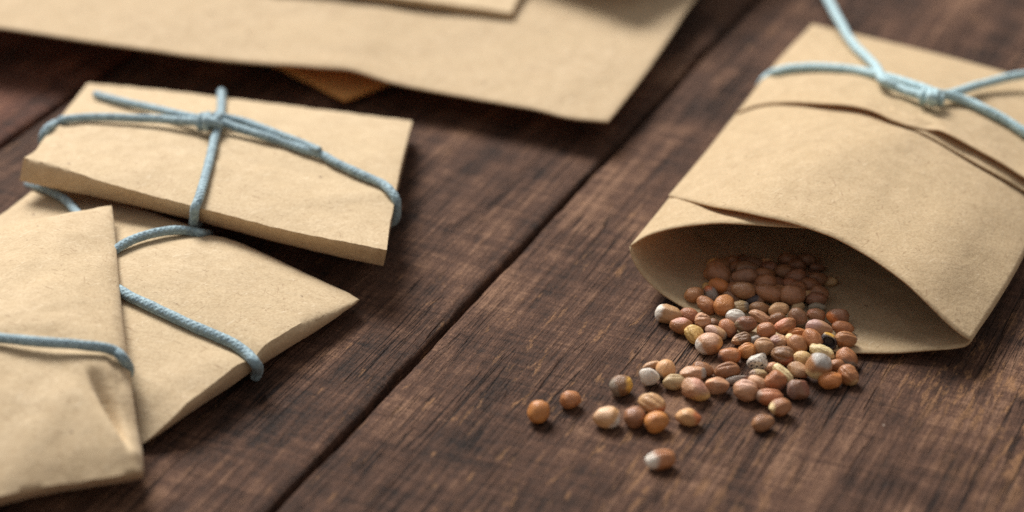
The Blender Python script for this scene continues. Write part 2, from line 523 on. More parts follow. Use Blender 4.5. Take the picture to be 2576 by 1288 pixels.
# --- upper packet with the knot on top
T1 = coons(K([(60, 395, 10.6), (150, 421, 10.6), (300, 470, 10.2), (487, 519, 9.6), (700, 574, 8.7), (860, 609, 8.1), (973, 628, 7.8)]),
           K([(220, 210, 5.0), (377, 224, 5.0), (553, 244, 5.0), (729, 265, 4.8), (904, 288, 4.6), (1037, 305, 4.2)]),
           K([(60, 395, 10.6), (82, 384, 10.2), (107, 354, 9.3), (165, 280, 7.2), (220, 210, 5.0)]),
           K([(973, 627, 7.8), (981, 560, 7.6), (988, 531, 7.4), (997, 474, 6.9), (1010, 408, 6.0), (1027, 342, 4.8), (1037, 305, 4.2)]), 90, 60)
B1 = coons(K([(50, 455, 7.0), (140, 475, 7.0), (300, 509, 6.5), (487, 554, 5.8), (700, 610, 4.7), (860, 648, 4.0), (964, 669, 3.9)]),
           K([(226, 222, 3.6), (377, 238, 3.2), (553, 258, 2.8), (729, 281, 2.4), (904, 306, 2.0), (1035, 320, 2.0)]),
           K([(50, 455, 7.0), (95, 400, 7.0), (170, 300, 5.2), (226, 222, 3.6)]),
           K([(964, 669, 3.9), (980, 585, 3.8), (1000, 480, 3.4), (1035, 320, 2.0)]), 90, 60)
bulge(T1, 1.7, .7, .8); wrinkle(T1, .22, 10, 8.0)
dent(T1, 560, 420, 8, 16, 2.0, math.radians(-15), -.25)
dent(T1, 880, 500, 8, 9, 2.0, math.radians(25), .25)
pk1, bvh1 = packet('seed_packet', 'kraft packet tied crosswise with a knotted blue cord, resting on the pile', T1, B1, KRAFT, at(500, 480), .30, ns=12, pw=4.0, sharp=62, ends=.03)

# --- front packet, nearest the camera, cut by the left edge of the photo
T3 = coons(K([(-190, 1304, 4.2), (14, 1250, 4.4), (128, 1225, 4.6), (230, 1208, 4.8), (300, 1197, 4.8), (347, 1184, 4.8)]),
           K([(-190, 612, 9.2), (14, 570, 9.2), (150, 543, 9.0), (275, 517, 8.6)]),
           K([(-190, 1304, 4.2), (-190, 900, 8.5), (-190, 612, 9.2)]),
           K([(347, 1184, 4.8), (318, 1075, 7.4), (301, 980, 8.6), (297, 900, 9.0), (293, 840, 9.2), (286, 760, 9.2), (280, 629, 9.0), (275, 517, 8.6)]), 70, 110)
B3 = coons(K([(-190, 1336, .6), (14, 1268, .9), (128, 1241, 1.0), (230, 1225, 1.1), (300, 1215, 1.2), (352, 1206, 1.4)]),
           K([(-190, 616, 8.0), (14, 575, 8.0), (150, 548, 8.0), (276, 522, 8.0)]),
           K([(-190, 1336, .6), (-190, 900, 5.6), (-190, 616, 8.0)]),
           K([(352, 1206, 1.4), (357, 1150, 2.4), (345, 1079, 4.0), (333, 997, 5.8), (324, 930, 6.4), (311, 870, 6.8), (296, 740, 7.2), (283, 629, 7.6), (276, 522, 8.0)]), 70, 110)
bulge(T3, 2.6, .8, .8); wrinkle(T3, .35, 13, 15.0)
def fold_in(G, x0, y0, x1, y1, z, depth, soft, fade):
    """a crease along a line: the paper drops on its right-hand side and comes back towards the edge"""
    a, b = at(x0, y0, z)[:2], at(x1, y1, z)[:2]
    L_ = np.linalg.norm(b - a); d = (b - a) / L_; n = np.array([-d[1], d[0]])
    if n[0] < 0: n = -n
    q = G[:, :, :2] - a
    t = (q @ d) / L_; w = q @ n
    m = np.clip(1 - (2 * t - 1) ** 2 * .9, 0, 1) * (t > -.05) * (t < 1.05)
    G[:, :, 2] -= depth * m * np.clip(w / soft, 0, 1) * np.exp(-np.maximum(0, w - soft) / fade)
fold_in(T3, 214, 968, 308, 1104, 8, 3.6, .9, 2.2)
fold_in(T3, 262, 905, 300, 1010, 8, .8, .8, 1.5)
dent(T3, 150, 1040, 8, 8, 2.6, math.radians(70), .55)
dent(T3, 130, 720, 8, 16, 3.0, math.radians(62), -.45)
dent(T3, 60, 1150, 8, 12, 2.5, math.radians(20), .4)
dent(T3, 220, 975, 9, 6.0, 1.8, math.radians(150), -.5)
dent(T3, 306, 1080, 8, 3.2, 1.6, math.radians(100), .5)
dent(T3, 120, 890, 9, 30, 2.0, math.radians(-4), -.4)
pk3, bvh3 = packet('seed_packet', 'dented kraft packet in the lower left corner with one cord across it', T3, B3, KRAFT, at(150, 1100), .6, ns=8, pw=2.0, sharp=75)
# ------------------------------------------------------------------ cords of the left pile
CG = 'blue cords tied round the packets'
def cord_thing(label, base):
    return empty('cord', base, label, 'cord', CG)
def strand(name, parent, pts, r, mat, seed=0.0, **kw):
    v, f, uv = tube(pts, r, seed=seed, **kw)
    return link_mesh(name, v, f, mat, parent, uv=uv)

c1 = cord_thing('blue waxed cord tied crosswise and knotted on the topmost left packet', at(520, 300, 7))
strand('loop', c1, path(bvh1, [(300, 420, 'z', 4.0), (130, 372, 'z', 4.6), (113, 366, 'z', 6.4), (106, 353, 'z', 8.0), (109, 338, 'z', 9.0), (120, 322, 'z', 9.5), (139, 309, .85), (160, 301, .85), (215, 295, .95), (300, 296, 1.0), (400, 300, 1.2), (490, 306, 1.7), (530, 308, 1.8),
       (560, 309, 1.7), (606, 325, 1.25), (663, 341, 1.05), (712, 357, .9), (760, 374, .85), (808, 389, .8), (843, 408, .8), (904, 437, .8), (960, 462, .75), (983, 481, .8), (997, 505, 'z', 7.6), (998, 528, 'z', 6.2), (990, 556, 'z', 4.4), (900, 560, 'z', 2.6)]), 0.636, CORD, 1.0)
strand('cross_loop', c1, path(bvh1, [(545, 300, 'z', 1.4), (556, 262, 'z', 2.4), (559, 243, 'z', 5.0), (557, 232, 'z', 6.6), (557, 252, .8), (556, 275, 1.0), (552, 300, 1.5), (546, 325, .95), (530, 390, .78), (510, 468, .78), (497, 508, .8), (491, 524, .85), (489, 545, .75), (488, 566, 'z', 5.4), (500, 560, 'z', 4.6)]), 0.654, CORD, 2.0)
strand('loose_end', c1, path(bvh1, [(239, 237, .95), (275, 247, 1.0), (310, 256, 1.1), (380, 271, 1.3), (440, 285, 1.6), (492, 296, 2.0), (520, 300, 2.2)]), 0.619, CORD, 3.0)
strand('loose_end', c1, path(bvh1, [(535, 290, 2.0), (553, 292, 2.0), (606, 304, 1.7), (663, 324, 1.5), (715, 344, 1.35), (765, 363, 1.3), (806, 380, 1.35)]), 0.602, CORD, 4.0)
ka = hit(bvh1, 500, 302, 1.7); kb = hit(bvh1, 552, 292, 1.7)
kn = [hit(bvh1, *p) for p in [(508, 324, .7), (501, 312, 1.6), (503, 297, 2.5), (513, 292, 2.5), (519, 305, 2.6), (518, 320, 1.5), (526, 318, 1.2), (540, 304, 2.3), (551, 291, 2.4), (557, 290, 1.6), (558, 303, .8)]]
strand('knot', c1, kn, 0.568, CORD, 5.0)
kn = [hit(bvh1, *p) for p in [(524, 288, 1.2), (524, 297, 2.3), (534, 306, 2.5), (546, 312, 2.0), (556, 318, 1.0)]]
strand('knot', c1, kn, 0.585, CORD, 6.0)

W0 = at(642, 950, .3)
c2 = cord_thing('blue waxed cord tied crosswise round the bottom left packet', at(250, 660, 6))
strand('loop', c2, path(bvh2, [(120, 640, 'z', 6.6), (215, 690, .4), (262, 712, .45), (296, 728, .7), (332, 748, .78), (389, 775, .78), (440, 799, .78), (491, 823, .78), (542, 844, .78), (588, 866, .78), (620, 889, .8), (641, 912, .8), (649, 931, 'z', 2.0), W0]), 0.722, CORD, 7.0)
strand('cross_loop', c2, path(bvh2, [(236, 672, .35), (262, 650, .4), (284, 633, .62), (310, 615, .85), (350, 597, .95), (400, 584, .9), (445, 579, .8), (490, 583, .72), (502, 586, .66), (514, 588, 'z', 5.0), (522, 588, 'z', 3.0), (528, 590, 'z', 1.6)]), 0.636, CORD, 8.0)
strand('cross_loop', c2, path(bvh2, [(250, 660, .4), (212, 560, .5), (190, 531, .66), (170, 508, .8), (148, 491, .8), (118, 476, .8), (92, 467, 'z', 4.0), (70, 462, 'z', 1.5)]), 0.636, CORD, 9.0)

c3 = cord_thing('blue waxed cord passing once round the dented front packet', at(200, 868, 10))
strand('loop', c3, path(bvh3, [(-170, 868, 'z', 2.0), (-203, 852, 'z', 4.5), (-200, 836, 'z', 8.2), (-165, 830, 1.0), (-60, 842, 1.1), (14, 852, 1.3), (100, 860, 1.5), (200, 868, 1.5), (262, 875, 1.2), (290, 884, 1.0), (306, 897, 'z', 9.4), (318, 914, 'z', 8.2), (325, 932, 'z', 6.6), (318, 945, 'z', 5.6), (280, 940, 'z', 5.0)]), 0.636, CORD, 10.0)

# ------------------------------------------------------------------ the large envelope behind, with packets under and on it
TE = coons(K([(-260, 32, 8.6), (15, 69, 8.4), (250, 104, 7.8), (503, 140, 6.9), (650, 156, 6.4), (780, 166, 6.2), (865, 177, 6.0), (933, 195, 5.4), (991, 207, 5.1), (1187, 244, 5.0), (1333, 271, 5.0), (1431, 293, 5.0), (1528, 304, 4.8)]),
           K([(-120, -330, 6.0), (700, -230, 6.0), (1900, -190, 5.0)]),
           K([(-260, 32, 8.6), (-190, -150, 7.5), (-120, -330, 6.0)]),
           K([(1528, 304, 4.8), (1553, 272, 4.8), (1626, 176, 4.9), (1675, 103, 5.0), (1734, 13, 5.0), (1900, -190, 5.0)]), 110, 60)
dent(TE, 905, 140, 9, 9.0, 1.6, math.radians(-38), .55)
dent(TE, 850, 120, 9, 12.0, 2.0, math.radians(-8), .35)
dent(TE, 1420, 200, 7, 8.0, 3.0, math.radians(60), .35)
wrinkle(TE, .35, 18, 31.0, .05)
BE = TE.copy(); BE[:, :, 2] -= .45
env = empty('envelope', at(700, 60, 5), 'large flat kraft envelope across the top of the photo, casting a deep shadow', 'envelope')
ev, ef = shell(TE, BE, 4, .2, 2.0)
link_mesh('paper_body', ev, ef, KRAFT_THIN, env)
bvhE = tree((ev, ef))

def flat_packet(label, corner, ang, w, l, z0, z1, group, mat=KRAFT, tip=None, out=.3, far=None):
    """rectangular packet from a corner: w along ang, l along ang+90"""
    a = np.array([math.cos(ang), math.sin(ang), 0]); b = np.array([-math.sin(ang), math.cos(ang), 0])
    c = np.array([corner[0], corner[1], 0.0])
    def q(u, v, z): return c + a * u + b * v + np.array([0, 0, z])
    tz = z1 if tip is None else tip
    T = coons([q(0, 0, tz), q(w, 0, z1)], [q(0, l, z1), q(w, l, z1)], [q(0, 0, tz), q(0, l, z1)], [q(w, 0, z1), q(w, l, z1)], 26, 26)
    zf = z0 if far is None else far
    B = coons([q(0, 0, z0), q(w, 0, zf)], [q(0, l, zf), q(w, l, zf)], [q(0, 0, z0), q(0, l, zf)], [q(w, 0, zf), q(w, l, zf)], 26, 26)
    bulge(T, .5, .7, .7); wrinkle(T, .2, 12, corner[0])
    return packet('seed_packet', label, T, B, mat, (c[0], c[1], z0), out, group)[0]

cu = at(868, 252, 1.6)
flat_packet('shaded kraft packet under the large envelope, only its corner showing', cu, math.radians(43), 46, 40, 1.2, 3.6, 'closed kraft seed packets', KRAFT_GLOW_TINT, tip=1.9)
ct = at(1286, 36, 6.3)
d = at(1286, 36, 6.3) - at(900, 0, 6.5)
aa = math.atan2(d[1], d[0])
e1 = np.array([-math.cos(aa), -math.sin(aa), 0]); e2 = np.array([-math.sin(aa), math.cos(aa), 0])
def q2(u, v, z): return np.array([ct[0], ct[1], 0]) + e1 * u + e2 * v + np.array([0, 0, z])
TT = coons([q2(55, 0, 9.6), q2(0, 0, 6.7)], [q2(55, 40, 9.2), q2(0, 40, 7.8)], [q2(55, 0, 9.6), q2(55, 40, 9.2)], [q2(0, 0, 6.7), q2(0, 40, 7.8)], 30, 24)
TB = coons([q2(55, 0, 8.6), q2(0, 0, 5.7)], [q2(55, 40, 8.2), q2(0, 40, 6.8)], [q2(55, 0, 8.6), q2(55, 40, 8.2)], [q2(0, 0, 5.7), q2(0, 40, 6.8)], 30, 24)
packet('seed_packet', 'thin kraft packet lying on the envelope, cut by the top edge of the photo', TT, TB, KRAFT, (ct[0], ct[1], 8), .2)

# ------------------------------------------------------------------ light direction (window behind and to the left)
AZ, EL = math.radians(27), math.radians(47)
LDIR = np.array([-math.sin(AZ) * math.cos(EL), math.cos(AZ) * math.cos(EL), math.sin(EL)])

# another packet propped on the envelope, just outside the frame; its corner's shadow falls into it
sh = at(1615, 85, 5.2)
cs = sh + LDIR * (9.0 / LDIR[2])
flat_packet('kraft packet propped over the envelope beyond the top edge, seen by its shadow', cs, math.radians(50), 42, 42, cs[2] - .6, cs[2] + .6, 'closed kraft seed packets', far=6.4)

# ------------------------------------------------------------------ the open packet on the right
L = [(1585, 620, 7.0), (1683, 500, 6.2), (1853, 288, 4.6), (1960, 160, 3.6), (2041, 76, 3.0)]
Lp = K(L)
Rb = Lp[-1] + 47.5 * np.array([math.cos(math.radians(-34.5)), math.sin(math.radians(-34.5)), 0])
Rp = K([(2443, 857, 4.0), (2576, 640, 4.2)]) + [Rb + np.array([-8, -19, 1.0]), Rb]
back = [Lp[-1], Lp[-1] * .5 + Rb * .5 + np.array([0, 0, .5]), Rb]
bag = empty('open_packet', at(2100, 600), 'open kraft packet lying on its side with seeds spilling from its mouth', 'packet')

def bag_part(name, G, th, flip=False, mat=KRAFT_BAG):
    v, f = grid_mesh(G, flip)
    o = link_mesh(name, v, f, mat, bag)
    m = o.modifiers.new('Thickness', 'SOLIDIFY'); m.thickness = th * S; m.offset = 0
    return v, f

# back panel: lower lip on the table
lower = K([(1585, 620, 7.0), (1588, 640, 6.0), (1600, 668, 4.6), (1626, 703, 2.9), (1660, 735, 1.6), (1700, 762, .9), (1750, 791, .5), (1830, 830, .4), (1950, 868, .4), (2050, 880, .5), (2130, 887, .7),
           (2250, 888, 1.2), (2340, 881, 1.8), (2400, 876, 2.4), (2432, 869, 3.1), (2443, 857, 4.0)])
nu, nv = 80, 70
GB = coons(lower, back, Lp, Rp, nu, nv)
for j in range(nv):
    v = j / (nv - 1)
    for i in range(nu):
        u = i / (nu - 1)
        k = min(1, v / .12); k = k * k * (3 - 2 * k)
        bot = .45 + .18 * fbm(GB[j, i, 0] / 9, GB[j, i, 1] / 9, 3.0, 2) * k
        e = min(u, 1 - u) / .16
        fl = min(1, e) ** .7
        zz = GB[j, i, 2] * (1 - fl) + bot * fl
        GB[j, i, 2] = GB[j, i, 2] * (1 - k) + max(.3, zz) * k
gbv = bag_part('back_panel', GB, .22)
bvhB = tree(gbv)

# inner panel (first fold of the front) with the curved lip
inner = K([(1585, 619, 7.1), (1612, 601, 7.9), (1640, 588, 8.6), (1690, 574, 9.6), (1740, 566, 10.2), (1810, 560, 10.9), (1870, 562, 11.1), (1945, 567, 11.1), (1995, 570, 10.9), (2040, 574, 10.6), (2100, 592, 10.2), (2190, 640, 9.2), (2300, 732, 7.2), (2390, 814, 5.3), (2440, 856, 4.05)])
GA = coons(inner, back, Lp, Rp, nu, nv)
def arch(G, prof, lo=0.0):
    for j in range(G.shape[0]):
        v = j / (G.shape[0] - 1)
        for i in range(G.shape[1]):
            u = i / (G.shape[1] - 1)
            G[j, i, 2] += prof(u, v) + lo
arch(GA, lambda u, v: 3.4 * math.sin(math.pi * u) ** .8 * (math.sin(math.pi * v) ** .9) * .9 - 1.0 * math.sin(math.pi * min(1, v * 1.2)) * math.sin(math.pi * u))
for j in range(nv):                                   # valley between the lip and the outer ply
    v = j / (nv - 1)
    for i in range(nu):
        u = i / (nu - 1)
        GA[j, i, 2] -= .5 * math.exp(-((v - .10) / .07) ** 2) * math.exp(-((u - .30) / .17) ** 2)

# front panel
rim = K([(1683, 499, 6.6), (1730, 508, 8.6), (1780, 518, 10.3), (1840, 531, 11.6), (1900, 545, 12.2), (1980, 562, 12.4), (2050, 583, 12.2), (2100, 601, 11.9), (2150, 627, 11.2), (2200, 658, 10.6), (2265, 708, 9.4), (2330, 765, 7.8), (2400, 828, 5.4), (2430, 850, 4.4), (2444, 856, 4.0)])
Lf = [Lp[1] + np.array([-.05, 0, .4])] + K([(1768, 393, 5.8), (1852, 288, 5.0), (1958, 160, 4.0)]) + [Lp[-1] + np.array([0, 0, .3])]
bk = [b + np.array([0, 0, .3]) for b in back]
Rf = [Rp[0] + np.array([.1, .1, 0])] + [r + np.array([.15, 0, .3]) for r in Rp[1:]]
nv2 = 80
GF = coons(rim, bk, Lf, Rf, nu, nv2)
arch(GF, lambda u, v: (2.6 * math.sin(math.pi * u) ** .75) * math.sin(math.pi * v) ** .8)
wrinkle(GF, .28, 14, 44.0)
dent(GF, 2150, 420, 10, 22, 4, math.radians(40), .5)
dent(GF, 1850, 480, 10, 14, 4, math.radians(70), -.4)
dent(GF, 2350, 640, 9, 18, 4, math.radians(62), .4)
gfv = bag_part('front_panel', GF, .22)
bvhF0 = tree(gfv)
under = np.zeros(GA.shape[:2])
for j in range(nv):
    for i in range(nu):
        p = GA[j, i]; u, v = i / (nu - 1), j / (nv - 1)
        h, _, _, _ = bvhF0.ray_cast(Vector((p[0], p[1], 60)), Vector((0, 0, -1)))
        if h is not None:
            g = .28 + 1.7 * math.exp(-((u - .30) / .16) ** 2) * math.exp(-(v / .3) ** 2)
            g = .28 + (g - .28) * min(1, v / .06)
            GA[j, i, 2] = min(p[2], h.z - g * min(1, .3 + u / .12))
for _ in range(6):                                    # ease the step at the outer ply's edge
    Z = GA[:, :, 2].copy()
    Z[1:-1, 1:-1] = (Z[1:-1, 1:-1] * 2 + Z[:-2, 1:-1] + Z[2:, 1:-1] + Z[1:-1, :-2] + Z[1:-1, 2:]) / 6
    GA[2:-1, 1:-1, 2] = Z[2:-1, 1:-1]
bag_part('inner_panel', GA, .2)

# folded end: comes over the back edge and lies forward on the front panel
flap_px = [(1853, 289, 6.0), (1872, 280, .25), (1900, 270, .25), (1945, 261, .45), (1990, 258, .7), (2080, 262, 1.0), (2150, 268, 1.15), (2200, 281, 1.1), (2240, 300, .9), (2290, 318, .7), (2330, 327, .8), (2362, 328, 1.5), (2400, 345, 1.9), (2440, 367, 1.9), (2510, 405, 1.9), (2576, 446, 1.8)]
fe = [at(1852, 289, 5.5)] + [hit(bvhF0, x, y, l) for x, y, l in flap_px[1:]]
fe += [fe[-1] + np.array([5.0, -3.6, -.8]), Rf[-1] + np.array([-5.5, -14.0, 2.2]) * 1.0]
bk2 = [b + np.array([.1, .15, .9]) for b in back]
Lfl = [fe[0], at(1905, 225, 5.3), at(1958, 159, 4.8), bk2[0]]
Rfl = [fe[-1], bk2[-1] + np.array([-2, -6, 1.5]), bk2[-1]]
nv3 = 40
GP = coons(fe, bk2, Lfl, Rfl, nu, nv3)
# keep the flap just above the panel it is folded over
for j in range(nv3):
    for i in range(nu):
        p = GP[j, i]
        h, _, _, _ = bvhF0.ray_cast(Vector((p[0], p[1], 60)), Vector((0, 0, -1)))
        if h is not None:
            v = j / (nv3 - 1)
            u = i / (nu - 1)
            w = math.sin(math.pi * min(1, v)) if v > .5 else 1
            GP[j, i, 2] = max(p[2], h.z + .45)
            if v > .02:
                want = h.z + .55 + .5 * math.sin(math.pi * v)
                k = min(1, v / .25) * (1 - max(0, (v - .8) / .2))
                GP[j, i, 2] = GP[j, i, 2] * (1 - k) + max(want, h.z + .45) * k
wrinkle(GP, .12, 9, 52.0)
gpv = bag_part('folded_flap', GP, .22)
# second ply of the flap, showing under the right half of its edge
sec = [hit(bvhF0, x, y, l) for x, y, l in [(2230, 300, .3), (2300, 328, .3), (2340, 346, .35), (2400, 380, .4), (2470, 420, .5), (2530, 453, .55), (2576, 480, .6)]]
sec += [sec[-1] + np.array([4.0, -3.0, -.4])]
sb = [p + np.array([1.2, 3.6, .25]) for p in sec]
G2 = coons(sec, sb, [sec[0], sb[0]], [sec[-1], sb[-1]], 40, 8)
bag_part('flap_lining', G2, .2)
# round fold joining flap and back panel at the closed end
fold = np.zeros((7, 60, 3))
bs, b2s = spline(back, 60), spline(bk2, 60)
outd = np.array([math.cos(math.radians(55.5)), math.sin(math.radians(55.5)), 0])
for k in range(7):
    a = math.pi * k / 6
    fold[k] = (bs * (1 + math.cos(a)) + b2s * (1 - math.cos(a))) / 2 + outd * .35 * math.sin(a)
bag_part('end_fold', fold, .2)
bvhF = tree(gfv, gpv)

c4 = cord_thing('pale blue cord knotted round the folded end of the open packet', at(2340, 237, 8))
strand('loop', c4, path(bvhF, [(1985, 250, 'z', .9), (1930, 224, 'z', 1.6), (1914, 218, 'z', 3.8), (1922, 202, 'z', 5.3), (1938, 188, 'z', 6.0), (1958, 179, .85), (1987, 173, .85), (2036, 169, .9), (2109, 172, .95), (2158, 178, .95), (2207, 188, 1.0), (2265, 204, 1.2), (2319, 221, 1.6), (2350, 232, 1.8),
       (2382, 240, 1.5), (2426, 252, 1.15), (2475, 274, 1.0), (2524, 299, .95), (2576, 332, .9), (2640, 372, .9), (2700, 408, .9)]), 0.705, CORD_PALE, 11.0)
strand('loose_end', c4, path(bvhF, [(2052, -62, 'z', 3.0), (2070, -26, 'z', 4.6), (2090, 13, 'z', 6.0), (2104, 39, 'z', 6.8), (2119, 66, 'z', 7.2), (2134, 93, 'z', 7.3), (2153, 118, 1.7), (2178, 142, 1.3), (2202, 166, 1.2), (2214, 188, 1.6), (2224, 204, 1.9), (2262, 222, 1.4), (2300, 235, 1.4), (2340, 246, 1.5)]), 0.722, CORD_PALE, 12.0)
strand('loose_end', c4, path(bvhF, [(2352, 238, 1.6), (2397, 235, 1.5), (2431, 223, 1.7), (2475, 210, 'z', 9.2), (2524, 198, 'z', 8.5), (2576, 188, 'z', 7.8), (2650, 178, 'z', 7.0)]), 0.671, CORD_PALE, 13.0)
for k, pts in enumerate(([(2324, 258, .7), (2320, 246, 1.6), (2325, 232, 2.3), (2336, 230, 2.4), (2341, 245, 2.3), (2340, 258, 1.2)], [(2346, 260, .8), (2349, 248, 2.2), (2355, 235, 2.4), (2364, 238, 2.1), (2367, 250, 1.8), (2365, 260, .9)])):
    strand('knot', c4, [hit(bvhF, *p) for p in pts], 0.619, CORD_PALE, 14.0 + k)

# ------------------------------------------------------------------ seeds
def lin(r, g, b, k=1.0):
    f = lambda c: ((c / 255 + .055) / 1.055) ** 2.4 if c > 10 else c / 255 / 12.92
    return np.array([f(r) * k, f(g) * k, f(b) * k])
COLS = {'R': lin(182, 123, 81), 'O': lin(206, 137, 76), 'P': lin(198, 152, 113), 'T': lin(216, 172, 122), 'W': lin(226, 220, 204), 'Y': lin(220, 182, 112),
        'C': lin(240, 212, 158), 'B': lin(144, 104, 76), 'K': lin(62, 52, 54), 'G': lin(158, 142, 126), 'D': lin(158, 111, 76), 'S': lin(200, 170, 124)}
WH, GR, BK, CR, YL, SV = lin(238, 231, 218), lin(136, 130, 120), lin(48, 40, 40), lin(240, 215, 160), lin(226, 176, 80), lin(176, 170, 162)
ZW = {1: (1572.3, 616.3, .1953), 2: (1886.7, 616.3, .1953), 3: (1572.3, 836.5, .1953), 4: (1855.3, 836.5, .2148), 5: (1289.3, 911.9, .2441)}
